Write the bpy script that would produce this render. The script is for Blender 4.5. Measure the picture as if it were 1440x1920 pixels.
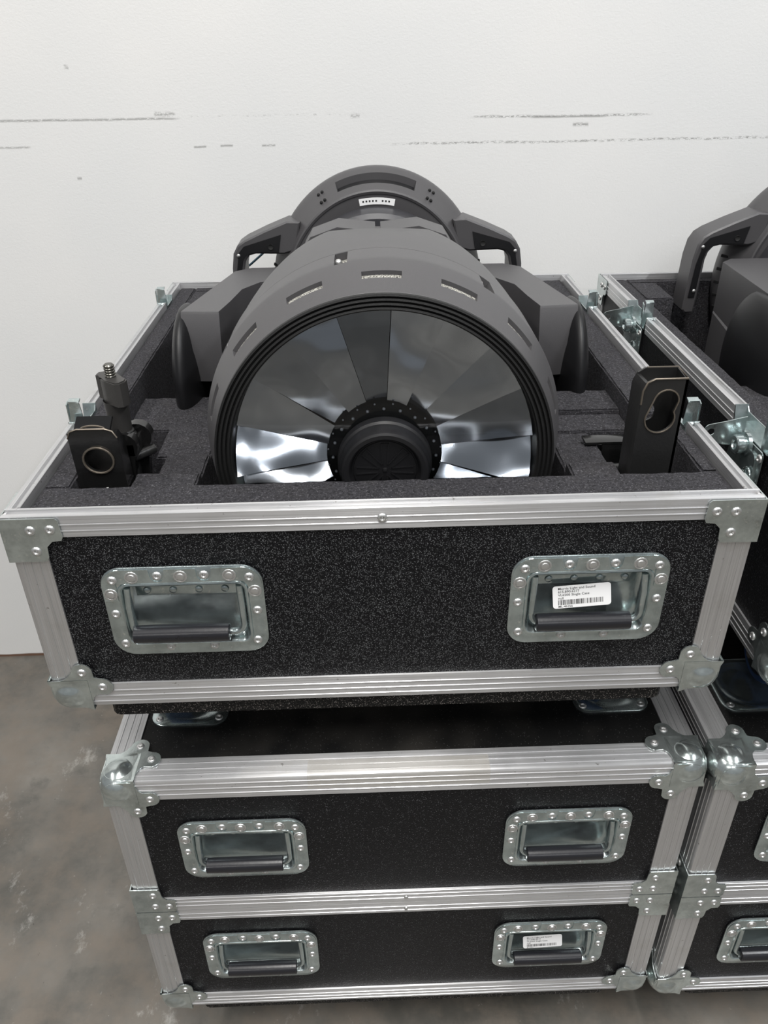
import bpy, bmesh, math, random
from mathutils import Vector, Matrix

random.seed(7)
sc = bpy.context.scene
for o in list(bpy.data.objects):
    bpy.data.objects.remove(o)

# ------------------------------------------------------------ camera, world, lights, exposure
cam_d = bpy.data.cameras.new('camera')
cam = bpy.data.objects.new('camera', cam_d)
sc.collection.objects.link(cam)
sc.camera = cam
R_ = Vector((0.99945, -0.030434, -0.013295))
U_ = Vector((0.027144, 0.517888, 0.855018))
F_ = Vector((0.019137, 0.854907, -0.518428))
M = Matrix.Identity(4)
for i in range(3):
    M[i][0] = R_[i]; M[i][1] = U_[i]; M[i][2] = -F_[i]
M[0][3], M[1][3], M[2][3] = -0.03915, -0.70783, 1.52350
cam.matrix_world = M
cam_d.sensor_fit = 'AUTO'
cam_d.sensor_width = 36.0
cam_d.lens = 27.667
cam_d.clip_start = 0.02
cam_d.clip_end = 60

world = bpy.data.worlds.new('world')
sc.world = world
world.use_nodes = True
bg = world.node_tree.nodes['Background']
bg.inputs[0].default_value = (0.93, 0.96, 1.0, 1)
bg.inputs[1].default_value = 0.19


def area(name, loc, rot, sx, sy, power, col=(1, 1, 1)):
    d = bpy.data.lights.new(name, 'AREA')
    d.shape = 'RECTANGLE'; d.size = sx; d.size_y = sy
    d.energy = power; d.color = col
    o = bpy.data.objects.new(name, d)
    o.location = loc; o.rotation_euler = rot
    sc.collection.objects.link(o)
    return o


area('ceiling_strip_light', (-0.03, -1.5, 4.4), (0, 0, 0), 0.14, 2.6, 120, (1.0, 0.98, 0.95))
area('ceiling_strip_light', (2.6, -1.3, 4.4), (0, 0, 0), 0.14, 2.6, 85, (0.96, 0.98, 1.0))
area('ceiling_strip_light', (-2.6, -1.3, 4.4), (0, 0, 0), 0.14, 2.6, 55, (1.0, 0.98, 0.95))
area('ceiling_strip_light', (1.3, -6.5, 4.6), (0, 0, 0), 2.4, 0.2, 60, (0.97, 0.98, 1.0))
area('ceiling_strip_light', (-2.3, -6.5, 4.6), (0, 0, 0), 2.4, 0.2, 55, (1.0, 0.98, 0.96))

sc.view_settings.view_transform = 'Standard'
sc.view_settings.look = 'None'
sc.view_settings.exposure = 0.36
sc.view_settings.gamma = 1.0
sc.view_settings.use_curve_mapping = False


# ------------------------------------------------------------ materials
class NT:
    def __init__(s, name):
        s.m = bpy.data.materials.new(name); s.m.use_nodes = True
        s.t = s.m.node_tree; s.b = s.t.nodes['Principled BSDF']

    def n(s, typ, **kw):
        x = s.t.nodes.new(typ)
        for k, v in kw.items():
            if k.startswith('i_'):
                x.inputs[k[2:].replace('_', ' ')].default_value = v
            else:
                setattr(x, k, v)
        return x

    def l(s, a, b):
        s.t.links.new(a, b)

    def coord(s, scale=(1, 1, 1), geo=False):
        tc = s.n('ShaderNodeTexCoord')
        mp = s.n('ShaderNodeMapping'); mp.inputs['Scale'].default_value = scale
        if geo:
            g = s.n('ShaderNodeNewGeometry'); s.l(g.outputs['Position'], mp.inputs[0])
        else:
            s.l(tc.outputs['Object'], mp.inputs[0])
        return mp.outputs[0]

    def noise(s, vec, scale, detail=3, rough=0.5):
        x = s.n('ShaderNodeTexNoise'); x.inputs['Scale'].default_value = scale
        x.inputs['Detail'].default_value = detail; x.inputs['Roughness'].default_value = rough
        s.l(vec, x.inputs['Vector']); return x.outputs[0]

    def ramp(s, fac, stops):
        r = s.n('ShaderNodeValToRGB')
        els = r.color_ramp.elements
        while len(els) > 1: els.remove(els[-1])
        for i, (p, c) in enumerate(stops):
            e = els[0] if i == 0 else els.new(p)
            e.position = p; e.color = (c, c, c, 1) if not hasattr(c, '__len__') else (*c, 1)
        s.l(fac, r.inputs[0]); return r.outputs[0]

    def mix(s, fac, a, b, mode='MIX'):
        x = s.n('ShaderNodeMix'); x.data_type = 'RGBA'; x.blend_type = mode
        for sock, v in ((x.inputs[0], fac), (x.inputs[6], a), (x.inputs[7], b)):
            if hasattr(v, 'links') or isinstance(v, bpy.types.NodeSocket): s.l(v, sock)
            else: sock.default_value = v if not hasattr(v, '__len__') else (*v, 1) if len(v) == 3 else v
        return x.outputs[2]

    def math(s, op, a, b=0.0):
        x = s.n('ShaderNodeMath'); x.operation = op
        for sock, v in ((x.inputs[0], a), (x.inputs[1], b)):
            if isinstance(v, bpy.types.NodeSocket): s.l(v, sock)
            else: sock.default_value = v
        return x.outputs[0]

    def bump(s, h, strength, dist):
        x = s.n('ShaderNodeBump'); x.inputs['Strength'].default_value = strength
        x.inputs['Distance'].default_value = dist
        s.l(h, x.inputs['Height']); s.l(x.outputs[0], s.b.inputs['Normal'])

    def set(s, **kw):
        for k, v in kw.items():
            sock = s.b.inputs[k.replace('_', ' ')]
            if isinstance(v, bpy.types.NodeSocket): s.l(v, sock)
            else: sock.default_value = (*v, 1) if hasattr(v, '__len__') and len(v) == 3 else v
        return s.m


def mat_simple(name, col, rough, metal=0.0, grain=0.0, gscale=1500, spec=0.5):
    t = NT(name)
    t.set(Base_Color=col, Roughness=rough, Metallic=metal)
    t.b.inputs['Specular IOR Level'].default_value = spec
    if grain:
        t.bump(t.noise(t.coord(), gscale, 2), grain, 0.0004)
    return t.m


def mat_alu(name, axis):
    t = NT(name)
    sc_ = {'x': (2, 260, 260), 'y': (260, 2, 260), 'z': (260, 260, 2)}[axis]
    br = t.noise(t.coord(sc_), 3.0, 3, 0.6)
    dirt = t.noise(t.coord(), 14, 6, 0.65)
    spots = t.noise(t.coord(), 120, 4, 0.7)
    c = t.ramp(br, [(0.3, (0.55, 0.55, 0.555)), (0.7, (0.74, 0.74, 0.75))])
    c = t.mix(t.ramp(dirt, [(0.55, 0.0), (0.75, 0.4)]), c, (0.45, 0.43, 0.39))
    c = t.mix(t.ramp(spots, [(0.66, 0.0), (0.72, 0.75)]), c, (0.16, 0.15, 0.13))
    r = t.math('ADD', t.math('MULTIPLY', br, 0.16), t.math('ADD', t.math('MULTIPLY', dirt, 0.2), 0.18))
    t.bump(br, 0.12, 0.0004)
    tg = t.n('ShaderNodeTangent'); tg.direction_type = 'RADIAL'; tg.axis = axis.upper()
    t.l(tg.outputs[0], t.b.inputs['Tangent'])
    t.b.inputs['Anisotropic'].default_value = 0.85
    return t.set(Base_Color=c, Roughness=r, Metallic=0.80)


def mat_zinc(name, tint=(0.50, 0.55, 0.54)):
    t = NT(name)
    v = t.n('ShaderNodeTexVoronoi'); v.inputs['Scale'].default_value = 95
    t.l(t.coord(), v.inputs['Vector'])
    n1 = t.noise(t.coord(), 30, 6, 0.7)
    n2 = t.noise(t.coord((1, 1, 1)), 220, 3, 0.6)
    c = t.mix(t.ramp(n1, [(0.42, 0.0), (0.60, 0.8)]), tint, tuple(min(1, k * 1.35) for k in tint))
    c = t.mix(t.ramp(n2, [(0.63, 0.0), (0.70, 0.6)]), c, (0.80, 0.82, 0.78))
    c = t.mix(t.ramp(n1, [(0.30, 0.55), (0.40, 0.0)]), c, (0.20, 0.21, 0.20))
    r = t.math('ADD', t.math('MULTIPLY', n1, 0.24), 0.08)
    t.bump(n1, 0.12, 0.002)
    return t.set(Base_Color=c, Roughness=r, Metallic=0.9)


def mat_laminate(name, base, speck, bumps, speckcol=(0.34, 0.31, 0.29), dust=0.0):
    t = NT(name)
    v = t.n('ShaderNodeTexVoronoi'); v.inputs['Scale'].default_value = 780
    t.l(t.coord(), v.inputs['Vector'])
    patch = t.noise(t.coord(), 5, 3, 0.6)
    fine = t.noise(t.coord(), 520, 2, 0.7)
    sp = t.ramp(v.outputs['Distance'], [(0.25, 1.0), (0.50, 0.0)])
    w = t.n('ShaderNodeTexWhiteNoise'); w.noise_dimensions = '3D'
    t.l(v.outputs['Position'], w.inputs['Vector'])
    sel = t.ramp(w.outputs['Value'], [(1 - speck, 0.0), (1 - speck * 0.4, 1.0)])
    f = t.math('MULTIPLY', sp, sel)
    c = t.mix(f, base, speckcol)  # pale specks put the sparkle of reflected light into the colour
    c = t.mix(t.ramp(patch, [(0.5, 0.0), (0.75, dust)]), c, (0.09, 0.082, 0.072))
    t.bump(fine, bumps, 0.0012)
    t.b.inputs['Specular IOR Level'].default_value = 0.16
    return t.set(Base_Color=c, Roughness=0.40)


def mat_foam(name):
    t = NT(name)
    n1 = t.noise(t.coord(), 260, 4, 0.85)
    n2 = t.noise(t.coord(), 30, 4, 0.6)
    w = t.ramp(t.noise(t.coord(), 480, 1, 0.5), [(0.62, 0.0), (0.70, 1.0)])
    c = t.ramp(n1, [(0.35, (0.010, 0.010, 0.011)), (0.65, (0.062, 0.060, 0.068))])
    c = t.mix(t.ramp(n2, [(0.5, 0.0), (0.7, 0.3)]), c, (0.055, 0.052, 0.052))
    c = t.mix(t.math('MULTIPLY', w, 0.5), c, (0.20, 0.195, 0.21))
    t.bump(n1, 0.9, 0.003)
    t.b.inputs['Specular IOR Level'].default_value = 0.25
    return t.set(Base_Color=c, Roughness=0.85)


MX = mat_alu('brushed_aluminium_x', 'x')
MY = mat_alu('brushed_aluminium_y', 'y')
MZ = mat_alu('brushed_aluminium_z', 'z')
ZINC = mat_zinc('galvanised_steel')
ZPASS = mat_zinc('zinc_passivated_steel', (0.44, 0.50, 0.50))
RIVET = mat_simple('rivet_aluminium', (0.62, 0.62, 0.61), 0.36, 0.85)
LAMF = mat_laminate('black_laminate_painted_sparkle', (0.0055, 0.0055, 0.0065), 0.60, 0.9, (0.16, 0.165, 0.17))  # tray fronts: dense sparkle painted in
LAMD = mat_laminate('black_laminate_faint_sparkle', (0.007, 0.007, 0.008), 0.14, 0.6, (0.16, 0.16, 0.17))  # same black laminate with less sparkle painted in
LAMT = mat_laminate('dusty_black_laminate', (0.010, 0.010, 0.010), 0.05, 0.25, (0.10, 0.10, 0.10), 0.45)
BOARD = mat_laminate('black_textured_board', (0.006, 0.006, 0.006), 0.3, 1.0)
FOAM = mat_foam('charcoal_foam')
PLAST = mat_simple('dark_grey_moulded_plastic', (0.062, 0.060, 0.063), 0.40, 0, 0.5, 1500, 0.6)
PLASD = mat_simple('black_moulded_plastic', (0.009, 0.009, 0.010), 0.38, 0, 0.3, 1800, 0.35)
PLASB = mat_simple('satin_black_cover', (0.040, 0.040, 0.045), 0.34, 0, 0.5, 1500, 0.6)
RUBB = mat_simple('black_rubber', (0.010, 0.010, 0.010), 0.5, 0, 0.6, 900, 0.4)
GRIPM = mat_simple('black_vinyl_grip', (0.012, 0.012, 0.015), 0.27, 0, 0.2, 300, 0.6)
GLOSS = mat_simple('gloss_black_paint', (0.008, 0.008, 0.008), 0.16, 0, 0.3, 160, 0.6)
SATIN = mat_simple('worn_black_steel', (0.015, 0.015, 0.015), 0.34, 0.1, 0.5, 300, 0.6)
NUTM = mat_simple('grey_cast_metal', (0.050, 0.048, 0.046), 0.42, 0.3, 0.5, 900)
BOLTM = mat_simple('dark_steel_thread', (0.16, 0.155, 0.14), 0.28, 1.0)
BRONZE = mat_simple('worn_steel_edge_highlight', (0.22, 0.19, 0.155), 0.4, 0.8)  # worn steel; on the left clamp it paints the edge highlights
BLUE = mat_simple('blue_wheel_rubber', (0.018, 0.045, 0.12), 0.5, 0, 0.3, 400)
WHITE = mat_simple('white_sticker_paper', (0.80, 0.80, 0.80), 0.5)
INK = mat_simple('black_ink', (0.015, 0.015, 0.015), 0.6)
CABLE = mat_simple('blue_safety_cable', (0.03, 0.07, 0.10), 0.4)
DARK = mat_simple('black_cavity', (0.006, 0.006, 0.006), 0.8)
DOTM = mat_simple('pale_bead', (0.6, 0.62, 0.66), 0.25, 0.2)


def mat_mesh():
    t = NT('woven_vent_mesh')
    n = t.noise(t.coord(), 700, 2, 0.8)
    c = t.ramp(n, [(0.42, (0.05, 0.05, 0.045)), (0.60, (0.75, 0.73, 0.66))])  # pale flecks paint the glint of the mesh into its colour
    t.bump(n, 1.0, 0.002)
    return t.set(Base_Color=c, Roughness=0.4, Metallic=0.1)


VENT = mat_mesh()


def mat_glass():
    m = bpy.data.materials.new('lens_glass'); m.use_nodes = True
    t = m.node_tree; t.nodes.clear()
    o = t.nodes.new('ShaderNodeOutputMaterial'); mx = t.nodes.new('ShaderNodeMixShader')
    tr = t.nodes.new('ShaderNodeBsdfTransparent'); gl = t.nodes.new('ShaderNodeBsdfGlossy')
    tr.inputs[0].default_value = (0.90, 0.92, 0.93, 1)
    gl.inputs['Roughness'].default_value = 0.04
    fr = t.nodes.new('ShaderNodeFresnel'); fr.inputs[0].default_value = 1.5
    t.links.new(fr.outputs[0], mx.inputs[0]); t.links.new(tr.outputs[0], mx.inputs[1])
    t.links.new(gl.outputs[0], mx.inputs[2]); t.links.new(mx.outputs[0], o.inputs[0])
    return m


GLASS = mat_glass()


def mat_tape():
    m = bpy.data.materials.new('clear_tape'); m.use_nodes = True
    t = m.node_tree; t.nodes.clear()
    o = t.nodes.new('ShaderNodeOutputMaterial'); mx = t.nodes.new('ShaderNodeMixShader')
    tr = t.nodes.new('ShaderNodeBsdfTransparent'); gl = t.nodes.new('ShaderNodeBsdfPrincipled')
    gl.inputs['Base Color'].default_value = (0.62, 0.58, 0.50, 1); gl.inputs['Roughness'].default_value = 0.3
    mx.inputs[0].default_value = 0.14
    t.links.new(tr.outputs[0], mx.inputs[1]); t.links.new(gl.outputs[0], mx.inputs[2])
    t.links.new(mx.outputs[0], o.inputs[0])
    return m


TAPE = mat_tape()


def mat_mirror():
    t = NT('lens_facet')
    oi = t.n('ShaderNodeObjectInfo')
    c = t.ramp(oi.outputs['Random'], [(0.0, (0.17, 0.185, 0.21)), (1.0, (0.58, 0.60, 0.64))])
    n = t.noise(t.coord(), 11, 1, 0.4)
    t.bump(n, 0.75, 0.014)
    return t.set(Base_Color=c, Roughness=0.10, Metallic=1.0)


FACET = mat_mirror()


def mat_wall():
    t = NT('painted_wall')
    g = t.n('ShaderNodeNewGeometry'); sep = t.n('ShaderNodeSeparateXYZ')
    t.l(g.outputs['Position'], sep.inputs[0])
    X, Z = sep.outputs[0], sep.outputs[2]
    vec = t.coord((1, 1, 1), True)
    fine = t.noise(vec, 260, 3, 0.7)
    mark_n = t.noise(t.coord((1, 1, 3.0), True), 150, 3, 0.8)
    warp = t.math('MULTIPLY', t.math('SUBTRACT', t.noise(vec, 9, 2), 0.5), 0.006)
    tot = None

    def band(z0, hw, x0, x1, lo, amt):
        nonlocal tot
        d = t.math('ABSOLUTE', t.math('SUBTRACT', t.math('ADD', Z, warp), z0))
        a = t.math('MAXIMUM', t.math('SUBTRACT', 1.0, t.math('DIVIDE', d, hw)), 0.0)
        xc = (x0 + x1) / 2; xh = (x1 - x0) / 2
        bx = t.math('SUBTRACT', 1.0, t.math('DIVIDE', t.math('ABSOLUTE', t.math('SUBTRACT', X, xc)), xh))
        bx = t.math('MINIMUM', t.math('MAXIMUM', t.math('MULTIPLY', bx, 5.0), 0.0), 1.0)
        nn = t.ramp(mark_n, [(lo, 0.0), (lo + 0.07, 1.0)])
        r = t.math('MULTIPLY', t.math('MULTIPLY', t.math('MULTIPLY', a, bx), nn), amt)
        tot = r if tot is None else t.math('MAXIMUM', tot, r)

    band(1.3865, 0.0035, -0.80, -0.392, 0.40, 0.75)
    band(1.386, 0.0022, -0.58, -0.392, 0.36, 0.8)
    band(1.3945, 0.006, -0.447, -0.402, 0.44, 0.75)
    band(1.3890, 0.003, -0.40, -0.02, 0.55, 0.45)
    band(1.3790, 0.0035, 0.18, 0.56, 0.46, 0.95)
    band(1.3780, 0.003, 0.30, 0.47, 0.30, 0.8)
    band(1.3630, 0.005, 0.395, 0.43, 0.42, 0.8)
    band(1.3320, 0.0035, 0.00, 0.86, 0.48, 0.9)
    band(1.3340, 0.0030, -0.376, -0.348, 0.36, 0.8)
    band(1.3340, 0.0030, -0.322, -0.294, 0.38, 0.8)
    band(1.3345, 0.0030, -0.238, -0.208, 0.38, 0.8)
    band(1.3380, 0.0030, -0.80, -0.70, 0.4, 0.7)
    band(1.3850, 0.0050, -0.055, -0.035, 0.4, 0.6)
    band(1.4780, 0.0060, -0.606, -0.596, 0.50, 0.8)
    band(1.2780, 0.0040, -0.622, -0.612, 0.3, 0.7)
    big = t.noise(vec, 1.6, 3, 0.6)
    base = t.ramp(big, [(0.35, (0.77, 0.775, 0.77)), (0.65, (0.82, 0.815, 0.80))])
    c = t.mix(tot, base, (0.24, 0.24, 0.23))
    # grime along the foot of the wall
    foot = t.math('MAXIMUM', t.math('SUBTRACT', 1.0, t.math('DIVIDE', t.math('ADD', Z, t.math('MULTIPLY', warp, 1.5)), 0.010)), 0.0)
    c = t.mix(t.math('MINIMUM', t.math('MULTIPLY', foot, 3.0), 1.0), c, (0.16, 0.09, 0.06))
    t.bump(fine, 0.25, 0.0015)
    return t.set(Base_Color=c, Roughness=0.55)


def mat_floor():
    t = NT('sealed_concrete')
    v = t.coord((1, 1, 1), True)
    a = t.noise(v, 2.6, 6, 0.62)
    b = t.noise(v, 9, 6, 0.68)
    d = t.noise(v, 60, 4, 0.7)
    e = t.noise(t.coord((1, 0.6, 1), True), 5.5, 8, 0.8)
    c = t.ramp(a, [(0.32, (0.062, 0.058, 0.050)), (0.50, (0.125, 0.117, 0.103)), (0.68, (0.21, 0.195, 0.172))])
    c = t.mix(t.ramp(b, [(0.45, 0.0), (0.62, 0.6)]), c, (0.185, 0.155, 0.125))
    c = t.mix(t.ramp(b, [(0.33, 0.55), (0.44, 0.0)]), c, (0.075, 0.076, 0.069))
    c = t.mix(t.ramp(e, [(0.58, 0.0), (0.68, 0.6)]), c, (0.50, 0.49, 0.46))
    c = t.mix(t.ramp(d, [(0.69, 0.0), (0.74, 0.8)]), c, (0.40, 0.38, 0.34))
    c = t.mix(t.ramp(d, [(0.27, 0.7), (0.31, 0.0)]), c, (0.03, 0.028, 0.025))
    r = t.math('ADD', t.math('MULTIPLY', b, 0.35), 0.22)
    t.bump(d, 0.2, 0.002)
    return t.set(Base_Color=c, Roughness=r)


# ------------------------------------------------------------ mesh helpers
def finish(bm, name, mat, parent=None, smooth=35, loc=None):
    bmesh.ops.recalc_face_normals(bm, faces=bm.faces[:])
    me = bpy.data.meshes.new(name)
    bm.to_mesh(me); bm.free()
    for m in (mat if isinstance(mat, (list, tuple)) else [mat]):
        me.materials.append(m)
    if smooth:
        me.polygons.foreach_set('use_smooth', [True] * len(me.polygons))
        me.set_sharp_from_angle(angle=math.radians(smooth))
    o = bpy.data.objects.new(name, me)
    sc.collection.objects.link(o)
    if parent: o.parent = parent
    if loc: o.location = loc
    return o


def inst(src, parent, loc, rot=(0, 0, 0)):
    o = src.copy(); sc.collection.objects.link(o)
    o.parent = parent; o.location = loc; o.rotation_euler = rot
    return o


def thing(name, label, cat, loc, group=None):
    o = bpy.data.objects.new(name, None); sc.collection.objects.link(o)
    o.location = loc; o['label'] = label; o['category'] = cat
    o.empty_display_size = 0.05
    if group: o['group'] = group
    return o


def box(bm, x0, x1, y0, y1, z0, z1, bev=0.0):
    r = bmesh.ops.create_cube(bm, size=1)
    vs = r['verts']
    for v in vs:
        v.co = Vector(((x0 + x1) / 2 + v.co.x * (x1 - x0), (y0 + y1) / 2 + v.co.y * (y1 - y0), (z0 + z1) / 2 + v.co.z * (z1 - z0)))
    if bev:
        es = list({e for v in vs for e in v.link_edges})
        bmesh.ops.bevel(bm, geom=es, offset=bev, segments=2, affect='EDGES', profile=0.5)


def loft(bm, loops, cap0=True, cap1=True, closed=True):
    rows = [[bm.verts.new(p) for p in lp] for lp in loops]
    n = len(rows[0])
    for a, b in zip(rows, rows[1:]):
        for i in range(n if closed else n - 1):
            j = (i + 1) % n
            bm.faces.new((a[i], a[j], b[j], b[i]))
    if cap0: bm.faces.new(rows[0])
    if cap1: bm.faces.new(rows[-1][::-1])
    return rows


def prism(bm, f, pts, c0, c1):
    """polygon pts (a,b) pushed from c0 to c1 through f(a,b,c)->xyz"""
    loft(bm, [[f(a, b, c0) for a, b in pts], [f(a, b, c1) for a, b in pts]])


XZ = lambda a, b, c: (a, c, b)
XY = lambda a, b, c: (a, b, c)
YZ = lambda a, b, c: (c, a, b)


def lathe(bm, prof, segs, f, xs=1.0, cap0=False, cap1=False):
    """prof: (t, r); f(t, cx, cz)->xyz"""
    loops = []
    for t, r in prof:
        loops.append([f(t, r * math.cos(2 * math.pi * i / segs) * xs, r * math.sin(2 * math.pi * i / segs)) for i in range(segs)])
    loft(bm, loops, cap0, cap1)


def tube(bm, pts, r, n=10, caps=True):
    pts = [Vector(p) for p in pts]
    loops = []
    up = None
    for i, p in enumerate(pts):
        d = (pts[min(i + 1, len(pts) - 1)] - pts[max(i - 1, 0)]).normalized()
        if up is None:
            up = Vector((0, 0, 1)) if abs(d.z) < 0.9 else Vector((0, 1, 0))
        s = d.cross(up).normalized(); u = s.cross(d).normalized(); up = u
        rr = r[i] if hasattr(r, '__len__') else r
        loops.append([p + (s * math.cos(2 * math.pi * k / n) + u * math.sin(2 * math.pi * k / n)) * rr for k in range(n)])
    loft(bm, loops, caps, caps)


def rrect(w, h, r, n=6, cx=0, cy=0):
    pts = []
    for (sx, sy, a0) in ((1, 1, 0), (-1, 1, 90), (-1, -1, 180), (1, -1, 270)):
        for k in range(n + 1):
            a = math.radians(a0 + 90 * k / n)
            pts.append((cx + sx * (w / 2 - r) + r * math.cos(a), cy + sy * (h / 2 - r) + r * math.sin(a)))
    return pts


def arc(cx, cy, r, a0, a1, n):
    return [(cx + r * math.cos(math.radians(a0 + (a1 - a0) * k / n)), cy + r * math.sin(math.radians(a0 + (a1 - a0) * k / n))) for k in range(n + 1)]


def plate(bm, f, outer, holes, c0, c1):
    """flat plate with holes; outer and holes are loops of (a,b)"""
    tmp = bmesh.new()
    es = []
    for lp in [outer] + holes:
        vs = [tmp.verts.new((a, b, 0)) for a, b in lp]
        for i in range(len(vs)):
            es.append(tmp.edges.new((vs[i], vs[(i + 1) % len(vs)])))
    bmesh.ops.triangle_fill(tmp, use_beauty=True, use_dissolve=False, edges=es)
    tmp.verts.index_update()
    co = [(v.co.x, v.co.y) for v in tmp.verts]
    fa = [[v.index for v in p.verts] for p in tmp.faces]
    tmp.free()
    A = [bm.verts.new(f(a, b, c0)) for a, b in co]
    B = [bm.verts.new(f(a, b, c1)) for a, b in co]
    for p in fa:
        bm.faces.new([A[i] for i in p]); bm.faces.new([B[i] for i in reversed(p)])
    k = 0
    for lp in [outer] + holes:
        n = len(lp)
        for i in range(n):
            j = (i + 1) % n
            bm.faces.new((A[k + i], A[k + j], B[k + j], B[k + i]))
        k += n


def pocket_lathe(bm, prof, segs, f, pockets, xs=1.0, mi_wall=0, mi_floor=1):
    """prof rows (t, r); pockets: (row0,row1,seg0,seg1,depth[,shrink])"""
    def P(i, j, dr=0.0):
        t, r = prof[i]; a = 2 * math.pi * j / segs
        return f(t, (r - dr) * math.cos(a) * xs, (r - dr) * math.sin(a))
    grid = [[bm.verts.new(P(i, j)) for j in range(segs)] for i in range(len(prof))]
    skip = set()
    for (r0, r1, s0, s1, dp) in pockets:
        for i in range(r0, r1):
            for j in range(s0, s1): skip.add((i, j % segs))
        dup = {}
        for i in range(r0, r1 + 1):
            for j in range(s0, s1 + 1):
                dup[i, j] = bm.verts.new(P(i, j, dp))
        for i in range(r0, r1):
            for j in range(s0, s1):
                fc = bm.faces.new((dup[i, j], dup[i + 1, j], dup[i + 1, j + 1], dup[i, j + 1])); fc.material_index = mi_floor
        for i in range(r0, r1):
            for j in (s0, s1):
                bm.faces.new((grid[i][j % segs], grid[i + 1][j % segs], dup[i + 1, j], dup[i, j])).material_index = mi_wall
        for j in range(s0, s1):
            for i in (r0, r1):
                bm.faces.new((grid[i][j % segs], grid[i][(j + 1) % segs], dup[i, j + 1], dup[i, j])).material_index = mi_wall
    for i in range(len(prof) - 1):
        for j in range(segs):
            if (i, j) in skip: continue
            bm.faces.new((grid[i][j], grid[i + 1][j], grid[i + 1][(j + 1) % segs], grid[i][(j + 1) % segs]))


# ------------------------------------------------------------ the setting
bm = bmesh.new(); box(bm, -5, 6, -8, 1.056, -0.10, 0.0)
fl = finish(bm, 'floor', mat_floor(), smooth=0); fl['kind'] = 'structure'
bm = bmesh.new(); box(bm, -5, 6, 1.056, 1.20, -0.10, 3.6)
wl = finish(bm, 'wall_back', mat_wall(), smooth=0); wl['kind'] = 'structure'

# ------------------------------------------------------------ flight case pieces
W, D = 0.800, 0.912
HB, HL, H0 = 0.2694, 0.2848, 0.1387
EX = 0.038


def strip_profile(w, ridges, t=0.0026):
    """cross-section of a ribbed strip: (a across, b out); outer face at b=0, back at b=t (into the case)"""
    pts = [(0, 0)]
    for r in ridges:
        pts += [(r - 0.0008, 0), (r - 0.0004, -0.0007), (r + 0.0004, -0.0007), (r + 0.0008, 0)]
    pts += [(w, 0), (w, t), (0, t)]
    return pts


def l_profile(wa, wb, ra, rb, t=0.0026, bead=0.0035):
    """L section, corner at origin, arms along +a and +b. rounded corner"""
    pts = [(wa, t), (wa, 0)]
    for r in sorted(ra, reverse=True):
        pts += [(r + 0.0009, 0), (r + 0.0005, -0.0008), (r - 0.0005, -0.0008), (r - 0.0009, 0)]
    pts += [(bead, 0), (bead * 0.3, bead * 0.3), (0, bead)]
    for r in sorted(rb):
        pts += [(0, r - 0.0009), (-0.0008, r - 0.0005), (-0.0008, r + 0.0005), (0, r + 0.0009)]
    pts += [(0, wb), (t, wb), (t, t)]
    return pts


# rivets, shared meshes --------------------------------------------------
def rivet_mesh(name, prof, mat=RIVET):
    b = bmesh.new()
    lathe(b, prof, 14, lambda t, a, c: (a, t, c), cap0=True, cap1=True)
    o = finish(b, name, mat, smooth=48)
    me = o.data; bpy.data.objects.remove(o)
    return me


RV_S = rivet_mesh('rivet', [(0.0, 0.0056), (-0.0012, 0.0052), (-0.0022, 0.0040), (-0.0022, 0.0026), (-0.0008, 0.0020), (-0.0004, 0.0016), (-0.0010, 0.0009)])
RV_B = rivet_mesh('rivet', [(0.0, 0.0078), (-0.0009, 0.0074), (-0.0010, 0.0062), (-0.0001, 0.0056), (-0.0003, 0.0048), (-0.0018, 0.0041), (-0.0022, 0.0020)])
RV_D = rivet_mesh('rivet', [(0.0, 0.0048), (-0.0018, 0.0042), (-0.0032, 0.0024), (-0.0036, 0.0008)])
RV_T = rivet_mesh('rivet', [(0.0, 0.0034), (-0.0012, 0.0028), (-0.0018, 0.0012)])


def rivet(me, parent, loc, rot=(0, 0, 0)):
    o = bpy.data.objects.new('rivet', me); sc.collection.objects.link(o)
    o.parent = parent; o.location = loc; o.rotation_euler = rot
    return o


ROT_FACE = {'front': (0, 0, 0), 'left': (0, 0, -math.pi / 2), 'right': (0, 0, math.pi / 2), 'top': (-math.pi / 2, 0, 0), 'back': (0, 0, math.pi)}


def corner_outline_ball():
    p = arc(0.0180, 0.0180, 0.0170, 180, 270, 8) + [(0.044, 0.0), (0.0445, 0.010), (0.047, 0.017), (0.052, 0.0215)]
    p += arc(0.0600, 0.0330, 0.0125, -75, 95, 8)
    p += [(0.0525, 0.0475)]
    p += arc(0.0400, 0.0560, 0.0125, 20, 175, 8)
    p += [(0.0225, 0.050), (0.017, 0.0455), (0.010, 0.0430), (0.0, 0.0425)]
    return p


def corner_outline_square():
    return [(-0.0030, 0.0), (0.0560, 0.0), (0.0590, 0.0030), (0.0600, 0.0235), (0.0580, 0.0275), (0.0480, 0.0285), (0.0415, 0.0350), (0.0405, 0.0480), (0.0380, 0.0530), (-0.0030, 0.0535)]


OUT_B, OUT_S = corner_outline_ball(), corner_outline_square()


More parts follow.
